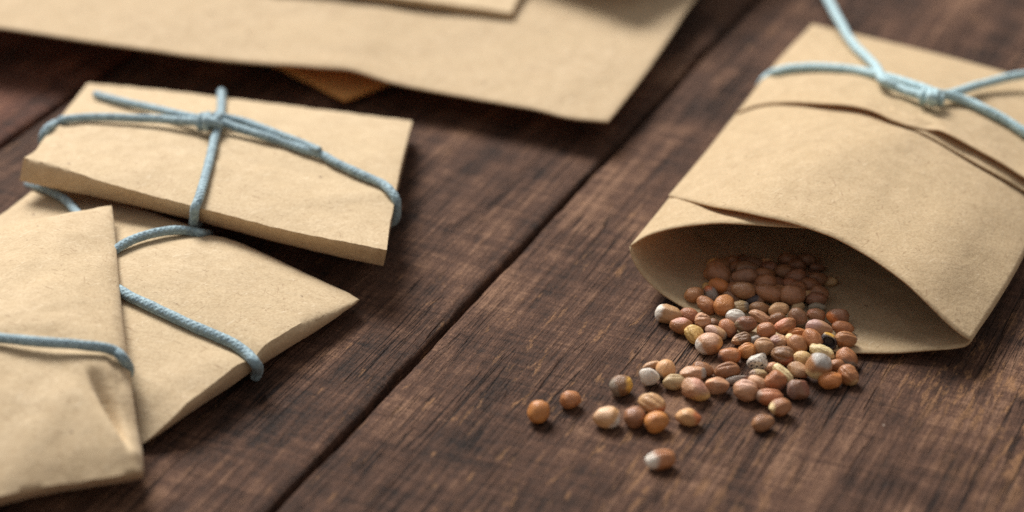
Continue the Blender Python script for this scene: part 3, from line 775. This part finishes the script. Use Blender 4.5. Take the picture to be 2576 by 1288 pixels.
# window, x, y, length, width, tilt, colour, kind, level, [patches (direction, to-camera, threshold, colour)], label
deep = 'dim brown seed deep in the shadow inside the open packet'
SEEDS = [
 (5, 265, 515, 238, 208, 72, 'O', 'o', 0, [], 'smooth orange seed lying farthest left, alone on the wood'),
 (5, 597, 380, 208, 168, 18, 'R', 'o', 0, [], 'small pinkish brown seed second from the left, alone on the wood'),
 (5, 1120, 238, 238, 192, 28, 'B', 'r', 0, [(200, .1, .35, lin(150, 138, 122)), (5, .2, .55, YL)], 'round brown seed with a grey side and a yellow side'),
 (5, 970, 565, 268, 202, 5, 'T', 'o', 0, [(-30, .0, .62, WH), (120, .8, .6, lin(232, 190, 150))], 'pale tan seed with a white rim at lower right'),
 (5, 1258, 560, 222, 200, 78, 'D', 'o', 0, [], 'left of the trio of seeds in front of the pile, brown'),
 (5, 1443, 425, 275, 182, -38, 'T', 'w', 0, [(-60, .2, .5, lin(190, 110, 66))], 'streaked tan seed, hindmost of the trio in front of the pile'),
 (5, 1485, 610, 250, 195, 25, 'O', 'o', 0, [], 'orange brown seed, front one of the trio in front of the pile'),
 (5, 1812, 570, 258, 168, -4, 'T', 'f', 0, [(0, .1, .5, lin(190, 112, 66))], 'dull tan seed right of the trio, one end redder'),
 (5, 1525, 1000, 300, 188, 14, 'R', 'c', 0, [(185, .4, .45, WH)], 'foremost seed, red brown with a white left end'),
 (3, 345, 425, 235, 95, 22, 'P', 'o', 0, [], 'slim pinkish seed behind the chalky white one'),
 (3, 520, 472, 245, 222, 60, 'T', 'o', 0, [(225, .2, .75, GR)], 'tan orange seed touching the chalky white one'),
 (3, 310, 560, 248, 235, 70, 'W', 'f', 0, [], 'chalky white angular seed at the left of the pile'),
 (3, 635, 637, 278, 188, 4, 'S', 'c', 0, [], 'straw coloured grooved seed beside the chalky white one'),
 (3, 1005, 472, 275, 160, -22, 'D', 'o', 0, [], 'dark reddish seed half hidden behind the grey ended one'),
 (3, 885, 535, 330, 190, -4, 'P', 'f', 0, [(0, .1, .62, SV)], 'long pinkish seed with a grey right end'),
 (3, 1310, 490, 322, 190, 12, 'D', 'c', 0, [], 'dark red brown pointed seed near the fallen husk'),
 (3, 912, 738, 362, 262, -18, 'P', 'f', 0, [(-70, .3, .6, lin(216, 172, 108)), (60, .7, .7, lin(214, 160, 136))], 'largest seed, pinkish tan with a yellowish lower side'),
 (3, 1178, 682, 312, 205, 8, 'P', 'f', 0, [(130, .0, .72, lin(226, 170, 130))], 'reddish pink seed behind the largest one'),
 (3, 1440, 612, 288, 100, 12, 'G', 'n', 0, [(0, .2, .7, lin(150, 100, 76))], 'flat grey husk lying between two seeds'),
 (3, 1345, 300, 285, 195, 4, 'R', 'o', 0, [(210, .0, .55, lin(96, 70, 62)), (-10, .1, .72, O_ := lin(205, 112, 56))], 'orange red seed with a dusky lower left side'),
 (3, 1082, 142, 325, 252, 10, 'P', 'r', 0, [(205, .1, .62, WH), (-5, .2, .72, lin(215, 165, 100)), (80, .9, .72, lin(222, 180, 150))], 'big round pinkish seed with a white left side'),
 (1, 905, 1160, 275, 195, -62, 'Y', 'w', 0, [], 'bright yellow lumpy seed at the left of the pile'),
 (3, 1508, 85, 242, 152, 14, 'B', 'w', 0, [(200, .3, .5, lin(206, 160, 116))], 'small brown seed with a tan end behind the orange red one'),
 (4, 110, 215, 208, 168, 20, 'O', 'c', 0, [], 'glossy orange seed with a groove in the middle of the pile'),
 (4, 316, 162, 228, 196, -5, 'P', 'c', 0, [], 'pinkish seed with a curved crease above the speckled one'),
 (4, 470, 92, 228, 155, 10, 'P', 'w', 0, [(150, .6, .5, lin(160, 120, 104))], 'dusty pink seed at the centre of the pile'),
 (4, 225, 82, 210, 100, 18, 'G', 'o', 0, [(170, .3, .6, GR)], 'greyish seed tucked behind the creased pinkish one'),
 (4, 712, 146, 245, 205, -70, 'R', 'o', 0, [], 'upright red brown seed left of the long leaning one'),
 (4, 868, 82, 265, 190, -58, 'R', 'o', 0, [(-60, .3, .7, lin(150, 104, 78))], 'long leaning brown seed beside the black husk'),
 (4, 1066, 100, 205, 155, -45, 'K', 'k', 0, [(75, .2, .80, YL)], 'hollow black husk with a yellow rim'),
 (4, 1270, 80, 252, 165, -8, 'R', 'c', 0, [(0, .0, .86, lin(190, 160, 140))], 'red orange grooved seed lying on the paper lip'),
 (4, 532, 266, 262, 200, -15, 'B', 'w', 0, [(-60, .3, .55, lin(160, 92, 62))], 'dark brown rough seed right of the speckled one'),
 (4, 250, 346, 242, 195, 5, 'W', 'fs', 0, [], 'angular whitish seed speckled with black spots'),
 (4, 985, 232, 300, 165, -35, 'C', 'w', 0, [], 'cream coloured seed behind the silvery one'),
 (4, 760, 312, 232, 165, -15, 'T', 'o', 0, [(200, .1, .75, lin(214, 180, 150))], 'plain tan seed left of the silvery one'),
 (4, 972, 385, 300, 268, 62, 'R', 'r', .9, [(62, .55, .50, SV), (-105, .15, .58, CR)], 'silvery seed with a brown band and a cream base'),
 (4, 1275, 300, 262, 190, -48, 'R', 'c', 0, [(-95, .5, .55, lin(140, 132, 120))], 'two toned seed at the paper lip, red above and grey below'),
 (4, 1172, 380, 180, 135, 12, 'R', 'o', 0, [], 'small red seed right of the silvery one'),
 (4, 1060, 546, 270, 182, 5, 'O', 'c', 0, [], 'orange seed with a long groove in front of the silvery one'),
 (4, 1296, 500, 258, 200, -50, 'R', 'w', 0, [(-70, .4, .78, lin(205, 170, 120))], 'wrinkled red brown seed at the right end of the pile'),
 (4, 712, 442, 256, 188, -20, 'P', 'f', 0, [(-70, .3, .7, lin(180, 120, 84))], 'blunt pinkish seed right of the pale split one'),
 (4, 532, 452, 270, 120, -48, 'C', 'w', .9, [], 'pale split seed lying across the pile'),
 (4, 385, 410, 165, 110, 20, 'P', 'o', 0, [], 'pinkish seed partly hidden behind the pale split one'),
 (4, 242, 490, 205, 112, -5, 'S', 'w', 0, [(180, .2, .4, lin(150, 120, 98))], 'dull brownish seed below the speckled one'),
 (4, 440, 572, 245, 235, -60, 'R', 'f', 0, [(-60, .2, .75, lin(110, 80, 70))], 'thick red brown seed left of the greyish angular one'),
 (4, 238, 592, 235, 145, -32, 'P', 'o', 0, [(140, .3, .5, lin(214, 168, 132))], 'light pinkish seed behind the large streaked one'),
 (4, 98, 676, 282, 228, -14, 'P', 'c', 0, [(100, .6, .72, lin(216, 172, 148))], 'large streaked pink brown seed with a deep groove'),
 (4, 375, 757, 300, 185, -10, 'R', 'c', 0, [(170, .1, .7, lin(160, 130, 108))], 'red grooved seed behind the cut one'),
 (4, 698, 665, 265, 225, 12, 'B', 'f', 0, [(190, .4, .5, lin(150, 122, 108)), (20, .2, .6, lin(150, 98, 76))], 'greyish brown angular seed at the front of the pile'),
 (4, 496, 880, 258, 200, 10, 'R', 'f', 0, [(185, .25, .70, CR)], 'red seed with a cream cut face at its left end'),
 (4, 300, 1056, 258, 172, 16, 'D', 'c', 0, [], 'brown seed lying alone in front of the cut one'),
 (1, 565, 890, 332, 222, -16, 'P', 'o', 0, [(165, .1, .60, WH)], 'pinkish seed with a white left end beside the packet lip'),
 (1, 815, 910, 245, 178, -22, 'R', 'o', 0, [], 'plain red brown seed against the lip of the packet'),
 (1, 727, 1040, 292, 195, -8, 'R', 'o', 0, [(100, .5, .8, lin(206, 150, 130))], 'reddish pink seed above the yellow one'),
 (1, 1000, 972, 205, 200, 0, 'P', 'w', .5, [], 'round wrinkled pink seed above the yellow one'),
 (1, 1175, 1122, 285, 148, -30, 'P', 'o', 0, [(150, .5, .5, lin(206, 170, 150)), (-30, .1, .75, GR)], 'greyish pink pointed seed right of the yellow one'),
 (1, 1148, 1005, 125, 110, 0, 'B', 'o', 0, [], 'small brown seed half hidden below the paper lip'),
 (1, 1312, 1072, 245, 185, -48, 'R', 'o', 0, [(-50, .2, .7, lin(140, 96, 80))], 'pinkish brown seed leaning against the paper lip'),
 (1, 1045, 770, 272, 180, -45, 'R', 'o', 0, [], 'red brown seed on the packet lip, left of the tall orange one'),
 (1, 888, 640, 245, 180, 10, 'R', 'o', 0, [], 'red seed farthest left inside the packet mouth'),
 (1, 1112, 632, 225, 150, -60, 'G', 'c', 0, [(120, .3, .8, lin(200, 110, 60))], 'grey streaked seed inside the packet mouth'),
 (1, 1272, 766, 278, 222, 58, 'O', 'o', .4, [], 'tall smooth orange seed inside the packet mouth'),
 (1, 1270, 512, 262, 175, -30, 'O', 'o', .6, [], 'dim orange seed behind the grey streaked one'),
 (1, 1050, 528, 110, 85, 30, 'Y', 'o', 0, [], 'tiny yellowish orange seed behind the grey streaked one'),
 (1, 1440, 670, 240, 150, -30, 'B', 'o', 0, [], 'dull brown seed behind the tall orange one'),
 (1, 1480, 800, 245, 150, 10, 'S', 'w', 0, [(10, .2, .6, GR)], 'brownish seed with a grey end behind the white one'),
 (1, 1420, 922, 245, 175, -15, 'W', 'c', 0, [], 'streaked white seed at the packet mouth'),
 (1, 1560, 1012, 272, 185, 0, 'B', 'w', .3, [(200, .2, .6, lin(140, 118, 92))], 'dark greyish brown seed below the streaked white one'),
 (1, 1735, 815, 270, 150, -12, 'D', 'o', 0, [], 'brown seed right of the grey ended one inside the mouth'),
 (1, 1745, 930, 300, 130, -36, 'P', 'w', 0, [], 'slanting pink seed right of the streaked white one'),
 (1, 1690, 690, 235, 150, 8, 'K', 'o', 0, [(0, .2, .5, lin(150, 110, 80))], 'blackish seed inside the packet mouth'),
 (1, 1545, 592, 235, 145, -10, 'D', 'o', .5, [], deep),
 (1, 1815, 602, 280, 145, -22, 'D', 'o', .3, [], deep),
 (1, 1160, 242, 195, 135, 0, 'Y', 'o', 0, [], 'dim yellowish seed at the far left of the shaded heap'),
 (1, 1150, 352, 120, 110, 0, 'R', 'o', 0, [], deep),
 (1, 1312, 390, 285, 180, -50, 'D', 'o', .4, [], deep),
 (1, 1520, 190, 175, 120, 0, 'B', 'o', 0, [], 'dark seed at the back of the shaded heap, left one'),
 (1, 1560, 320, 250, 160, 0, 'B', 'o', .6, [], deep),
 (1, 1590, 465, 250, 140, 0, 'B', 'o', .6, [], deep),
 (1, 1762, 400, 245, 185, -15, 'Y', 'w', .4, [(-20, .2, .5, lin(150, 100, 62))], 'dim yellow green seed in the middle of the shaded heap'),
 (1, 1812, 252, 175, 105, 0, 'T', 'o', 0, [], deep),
 (1, 1802, 1095, 232, 185, 5, 'R', 'o', .3, [], 'orange red oval seed above the dusty pink one'),
 (2, 460, 1037, 292, 175, 22, 'R', 'o', .3, [(150, .4, .6, lin(206, 134, 96))], 'red tan oval seed slanting up to the right'),
 (2, 375, 822, 255, 172, 5, 'T', 'o', .4, [], 'tan orange seed at the middle of the packet mouth'),
 (2, 350, 952, 215, 145, 12, 'D', 'o', 0, [], 'brown seed below the tan orange one in the mouth'),
 (2, 620, 932, 255, 205, -50, 'B', 'o', 0, [(-70, .2, .75, GR)], 'dark brown round seed in the packet mouth'),
 (2, 850, 910, 232, 172, -20, 'D', 'o', 0, [(130, .2, .7, lin(180, 118, 84))], 'brown seed behind the wide dusty pink one'),
 (2, 1135, 922, 275, 200, -12, 'B', 'o', .2, [(200, .4, .55, lin(206, 122, 62))], 'brown seed with an orange side, farthest right in the mouth'),
 (2, 1190, 1062, 275, 155, -10, 'R', 'o', 0, [], 'red seed between the orange sided and the grooved one'),
 (2, 890, 1067, 332, 175, -15, 'P', 'o', 0, [(140, .5, .6, lin(206, 168, 156))], 'wide dusty pink seed behind the long leaning one'),
 (2, 585, 1127, 235, 115, 10, 'O', 'c', 0, [], 'narrow orange seed below the slanting red tan one'),
 (2, 505, 1215, 120, 130, 0, 'C', 'o', 0, [], 'cream seed peeping out behind the dusty pink one'),
 (2, 510, 640, 250, 175, -12, 'D', 'o', .4, [], deep),
 (2, 735, 642, 150, 128, 60, 'T', 'o', .4, [], 'dim tan stubby seed standing at the edge of the shaded heap'),
 (2, 468, 482, 185, 110, -15, 'R', 'o', .4, [], deep),
 (2, 1000, 472, 195, 115, 10, 'S', 'o', 0, [], 'dim straw seed farthest right in the shaded heap'),
 (2, 750, 430, 185, 110, 0, 'B', 'o', 0, [], deep),
 (2, 600, 250, 185, 115, 0, 'B', 'o', 0, [], deep),
 (2, 862, 792, 222, 118, 0, 'G', 'w', 0, [], 'grey wrinkled seed behind the brown ones in the mouth'),
 (2, 600, 790, 175, 110, 30, 'S', 'w', 0, [], 'small dull seed behind the dark brown round one'),
 (2, 340, 640, 205, 140, -30, 'D', 'o', 0, [], deep),
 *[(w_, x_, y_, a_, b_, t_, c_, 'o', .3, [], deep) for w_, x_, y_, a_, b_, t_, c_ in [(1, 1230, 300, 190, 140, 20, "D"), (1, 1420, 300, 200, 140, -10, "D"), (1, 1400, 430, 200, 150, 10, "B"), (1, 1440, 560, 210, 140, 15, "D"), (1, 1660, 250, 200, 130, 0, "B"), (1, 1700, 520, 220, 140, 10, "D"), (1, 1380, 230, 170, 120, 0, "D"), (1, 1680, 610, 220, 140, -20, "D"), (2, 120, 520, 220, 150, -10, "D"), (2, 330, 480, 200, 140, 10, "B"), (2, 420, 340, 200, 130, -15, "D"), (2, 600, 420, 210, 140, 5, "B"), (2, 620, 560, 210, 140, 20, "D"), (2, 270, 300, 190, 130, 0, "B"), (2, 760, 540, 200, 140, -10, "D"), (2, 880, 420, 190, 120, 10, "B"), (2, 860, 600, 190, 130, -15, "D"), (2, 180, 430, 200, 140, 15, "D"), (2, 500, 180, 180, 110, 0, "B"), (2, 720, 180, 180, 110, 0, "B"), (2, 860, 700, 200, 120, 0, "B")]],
 (2, 860, 292, 185, 110, 0, 'B', 'o', 0, [], 'dark seed at the back of the shaded heap, right one'),
]
bm0 = bmesh.new(); bmesh.ops.create_icosphere(bm0, subdivisions=5, radius=1.0)
bm0.verts.ensure_lookup_table()
SV0 = np.array([v.co[:] for v in bm0.verts]); SF0 = [tuple(v.index for v in f.verts) for f in bm0.faces]; bm0.free()

def support(p):
    h, _, _, _ = bvhB.ray_cast(Vector((p[0], p[1], 30)), Vector((0, 0, -1)))
    return 0.0 if h is None else h.z + .12

items = []
for k, (win, x, y, w, h, tilt, col, kind, lvl, patches, label) in enumerate(SEEDS):
    ox, oy, sc = ZW[win]
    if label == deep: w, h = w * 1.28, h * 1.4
    px, py = ox + x * sc, oy + y * sc
    a = math.radians(tilt)
    ax = RT * math.cos(a) + (UP * .6 + np.array([0, 1.0, 0]) * .4) * math.sin(a)
    ax /= np.linalg.norm(ax)
    tz = -FWD - ax * (-FWD).dot(ax); tz /= np.linalg.norm(tz)
    ty = np.cross(tz, ax)
    z = 1.2
    for _ in range(6):
        p = at(px, py, z)
        depth = (p - CAM).dot(FWD)
        mm = depth / F * sc                          # millimetres per window pixel
        hw, hh = w * mm / 2 * 1.06, h * mm / 2 * 1.14
        hd = hh * (.55 if 'n' in kind else .95)
        R = np.stack([ax, ty, tz], 1)
        ext = math.sqrt((R[2, 0] * hw) ** 2 + (R[2, 1] * hh) ** 2 + (R[2, 2] * hd) ** 2)
        z = support(p) + ext * .97 + lvl
    items.append(dict(p=at(px, py, z), R=R, r=np.array([hw, hh, hd]), ext=ext, px=(px, py), lvl=lvl))

def reach(it, d):
    q = it['R'].T @ d
    return 1 / math.sqrt(((q / it['r']) ** 2).sum())
P0 = [it['p'].copy() for it in items]
for step in range(120):
    for i in range(len(items)):
        for j in range(i):
            A, Bq = items[i], items[j]
            d = A['p'] - Bq['p']; L_ = np.linalg.norm(d)
            if L_ > 6: continue
            d = d / max(L_, 1e-6)
            gap = .88 * (reach(A, d) + reach(Bq, d)) - L_
            if gap > 0:
                mv = d * gap * .22
                A['p'] += mv; Bq['p'] -= mv
    for it, q in zip(items, P0):
        it['p'] += (q - it['p']) * .05
        m = support(it['p']) + it['ext'] * .93
        if it['p'][2] < m: it['p'][2] = m
        if step > 60 and it['p'][2] > m: it['p'][2] += (m + it['lvl'] * .4 - it['p'][2]) * .06
print('seed drift', max(np.linalg.norm(it['p'] - q) for it, q in zip(items, P0)), np.mean([np.linalg.norm(it['p'] - q) for it, q in zip(items, P0)]))

def smooth(a, b, x):
    t = np.clip((x - a) / (b - a), 0, 1); return t * t * (3 - 2 * t)

for k, (it, sd) in enumerate(zip(items, SEEDS)):
    win, x, y, w, h, tilt, col, kind, lvl, patches, label = sd
    rnd = random.Random(k * 13 + 5)
    V = SV0.copy()
    ox = rnd.uniform(0, 50)
    low = np.array([noise.noise((v[0] * 1.1 + ox, v[1] * 1.1, v[2] * 1.1)) for v in V])
    med = np.array([noise.noise((v[0] * 2.2 + ox, v[1] * 2.6, v[2] * 2.6 + 9)) for v in V])
    e = rnd.uniform(.90, .99)
    V = np.sign(V) * np.abs(V) ** e
    V /= np.maximum(1, (np.abs(V) ** 2.5).sum(1) ** (1 / 2.5))[:, None]
    amp = .09 if kind in ('o', 'c', 'r') else .13
    V *= (1 + amp * low + .035 * med)[:, None]
    taper = rnd.uniform(-.16, .16)
    V[:, 1] *= 1 + taper * V[:, 0]; V[:, 2] *= 1 + taper * V[:, 0]
    V[:, 2] += rnd.uniform(-.10, .10) * V[:, 0] ** 2
    phi = np.arctan2(V[:, 2], V[:, 1])                    # 90 degrees faces the camera
    lenf = 1 - np.abs(V[:, 0]) ** 3
    def groove(c, wd, dp):
        d = np.abs((phi - c + math.pi) % (2 * math.pi) - math.pi)
        g = dp * np.exp(-(d / wd) ** 2) * np.clip(lenf, 0, 1)
        V[:, 1] *= 1 - g; V[:, 2] *= 1 - g
    if 'c' in kind:
        groove(math.radians(rnd.uniform(28, 50)), .13, .15); groove(math.radians(rnd.uniform(-40, -15)), .2, .1)
    elif 'w' in kind:
        for _ in range(4): groove(rnd.uniform(0, math.pi), rnd.uniform(.1, .22), rnd.uniform(.05, .11))
        V *= (1 + .05 * np.array([noise.noise((v[0] * 4, v[1] * 4, v[2] * 4 + ox)) for v in V]))[:, None]
    else:
        groove(math.radians(rnd.uniform(-60, 20)), .16, .09)
    if 'f' in kind:
        for _ in range(6):
            n = np.array([rnd.uniform(-1, 1), rnd.uniform(-1, 1), rnd.uniform(-.4, 1)]); n /= np.linalg.norm(n)
            d = V @ n; over = np.maximum(0, d - rnd.uniform(.68, .8))
            V -= np.outer(over * .6, n)
    else:
        for _ in range(2):
            n = np.array([rnd.uniform(-.5, .5), rnd.uniform(-1, 1), rnd.uniform(-1, 1)]); n /= np.linalg.norm(n)
            d = V @ n; over = np.maximum(0, d - rnd.uniform(.80, .9))
            V -= np.outer(over * .45, n)
    if 'k' in kind:                                       # broken, hollow
        n = np.array([.3, -.25, .9]); n /= np.linalg.norm(n)
        d = SV0 @ n; V -= np.outer(1.15 * smooth(.66, .92, d), n)
    N = SV0 / np.linalg.norm(SV0, axis=1, keepdims=True)
    Wn = N @ it['R'].T
    C = np.tile(COLS[col] * (0.82 + .16 * rnd.random()), (len(V), 1))
    jit = np.array([rnd.uniform(.93, 1.07), rnd.uniform(.95, 1.04), rnd.uniform(.92, 1.06)])
    C = np.clip(C * jit, 0, .85)
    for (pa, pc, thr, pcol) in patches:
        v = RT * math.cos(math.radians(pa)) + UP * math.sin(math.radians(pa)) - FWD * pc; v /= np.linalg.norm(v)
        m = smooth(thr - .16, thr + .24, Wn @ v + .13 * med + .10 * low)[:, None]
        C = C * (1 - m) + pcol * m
    if 's' in kind:
        sp = np.array([noise.noise((v[0] * 4.2 + 3, v[1] * 4.2, v[2] * 4.2)) for v in SV0])
        m = smooth(.30, .40, sp)[:, None]; C = C * (1 - m) + BK * m
    V = V * it['r']
    me_faces = SF0
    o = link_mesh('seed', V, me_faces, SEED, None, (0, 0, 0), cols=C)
    M = Matrix([list(r) for r in it['R']]).to_4x4(); M.translation = Vector(it['p']) * S
    o.matrix_world = M
    props(o, label, 'seed', 'radish seeds spilling from the open packet')

# ------------------------------------------------------------------ camera, light, render
cd = bpy.data.cameras.new('camera'); cam = bpy.data.objects.new('camera', cd); COL.objects.link(cam)
cam.location = Vector(CAM) * S
cam.rotation_euler = (math.pi / 2 - PITCH, 0, 0)
cd.sensor_width = 36; cd.lens = 36 * F / 2576
cd.clip_start = .005; cd.clip_end = 20
cd.dof.use_dof = True
cd.dof.focus_distance = float((at(1700, 840, 1.0) - CAM) @ FWD) * S
cd.dof.aperture_fstop = 12.5
cd.dof.aperture_blades = 0
SC.camera = cam

ld = bpy.data.lights.new('window_light', 'AREA'); lo = bpy.data.objects.new('window_light', ld); COL.objects.link(lo)
ld.shape = 'RECTANGLE'; ld.size = .80; ld.size_y = .70
ld.energy = 58.0; ld.color = (1.0, .985, .95)
tgt = np.array([0, 10, 0]); pos = tgt + LDIR * 1700
lo.location = Vector(pos) * S
lo.rotation_euler = Vector(-LDIR).to_track_quat('-Z', 'Y').to_euler()

w = bpy.data.worlds.new('World'); SC.world = w; w.use_nodes = True
bg = w.node_tree.nodes.get('Background') or w.node_tree.nodes.new('ShaderNodeBackground')
nt = w.node_tree                                       # a dim room: paler ceiling, dark towards the horizon
tc = nt.nodes.new('ShaderNodeTexCoord'); sx = nt.nodes.new('ShaderNodeSeparateXYZ'); mr = nt.nodes.new('ShaderNodeMapRange'); mc = nt.nodes.new('ShaderNodeMix')
mc.data_type = 'RGBA'
nt.links.new(tc.outputs['Generated'], sx.inputs[0]); nt.links.new(sx.outputs[2], mr.inputs[0])
mr.inputs[1].default_value = .0; mr.inputs[2].default_value = .85
nt.links.new(mr.outputs[0], mc.inputs[0])
mc.inputs[6].default_value = (.84, .68, .52, 1); mc.inputs[7].default_value = (.88, .89, .93, 1)
nt.links.new(mc.outputs[2], bg.inputs[0]); bg.inputs[1].default_value = .49

SC.view_settings.view_transform = 'Standard'; SC.view_settings.look = 'None'
SC.view_settings.exposure = 0; SC.view_settings.gamma = 1
SC.view_settings.use_curve_mapping = False
SC.render.engine = 'CYCLES'
SC.cycles.use_denoising = False
SC.cycles.max_bounces = 8
SC.cycles.sample_clamp_indirect = 6
SC.render.resolution_x, SC.render.resolution_y = 1024, 512
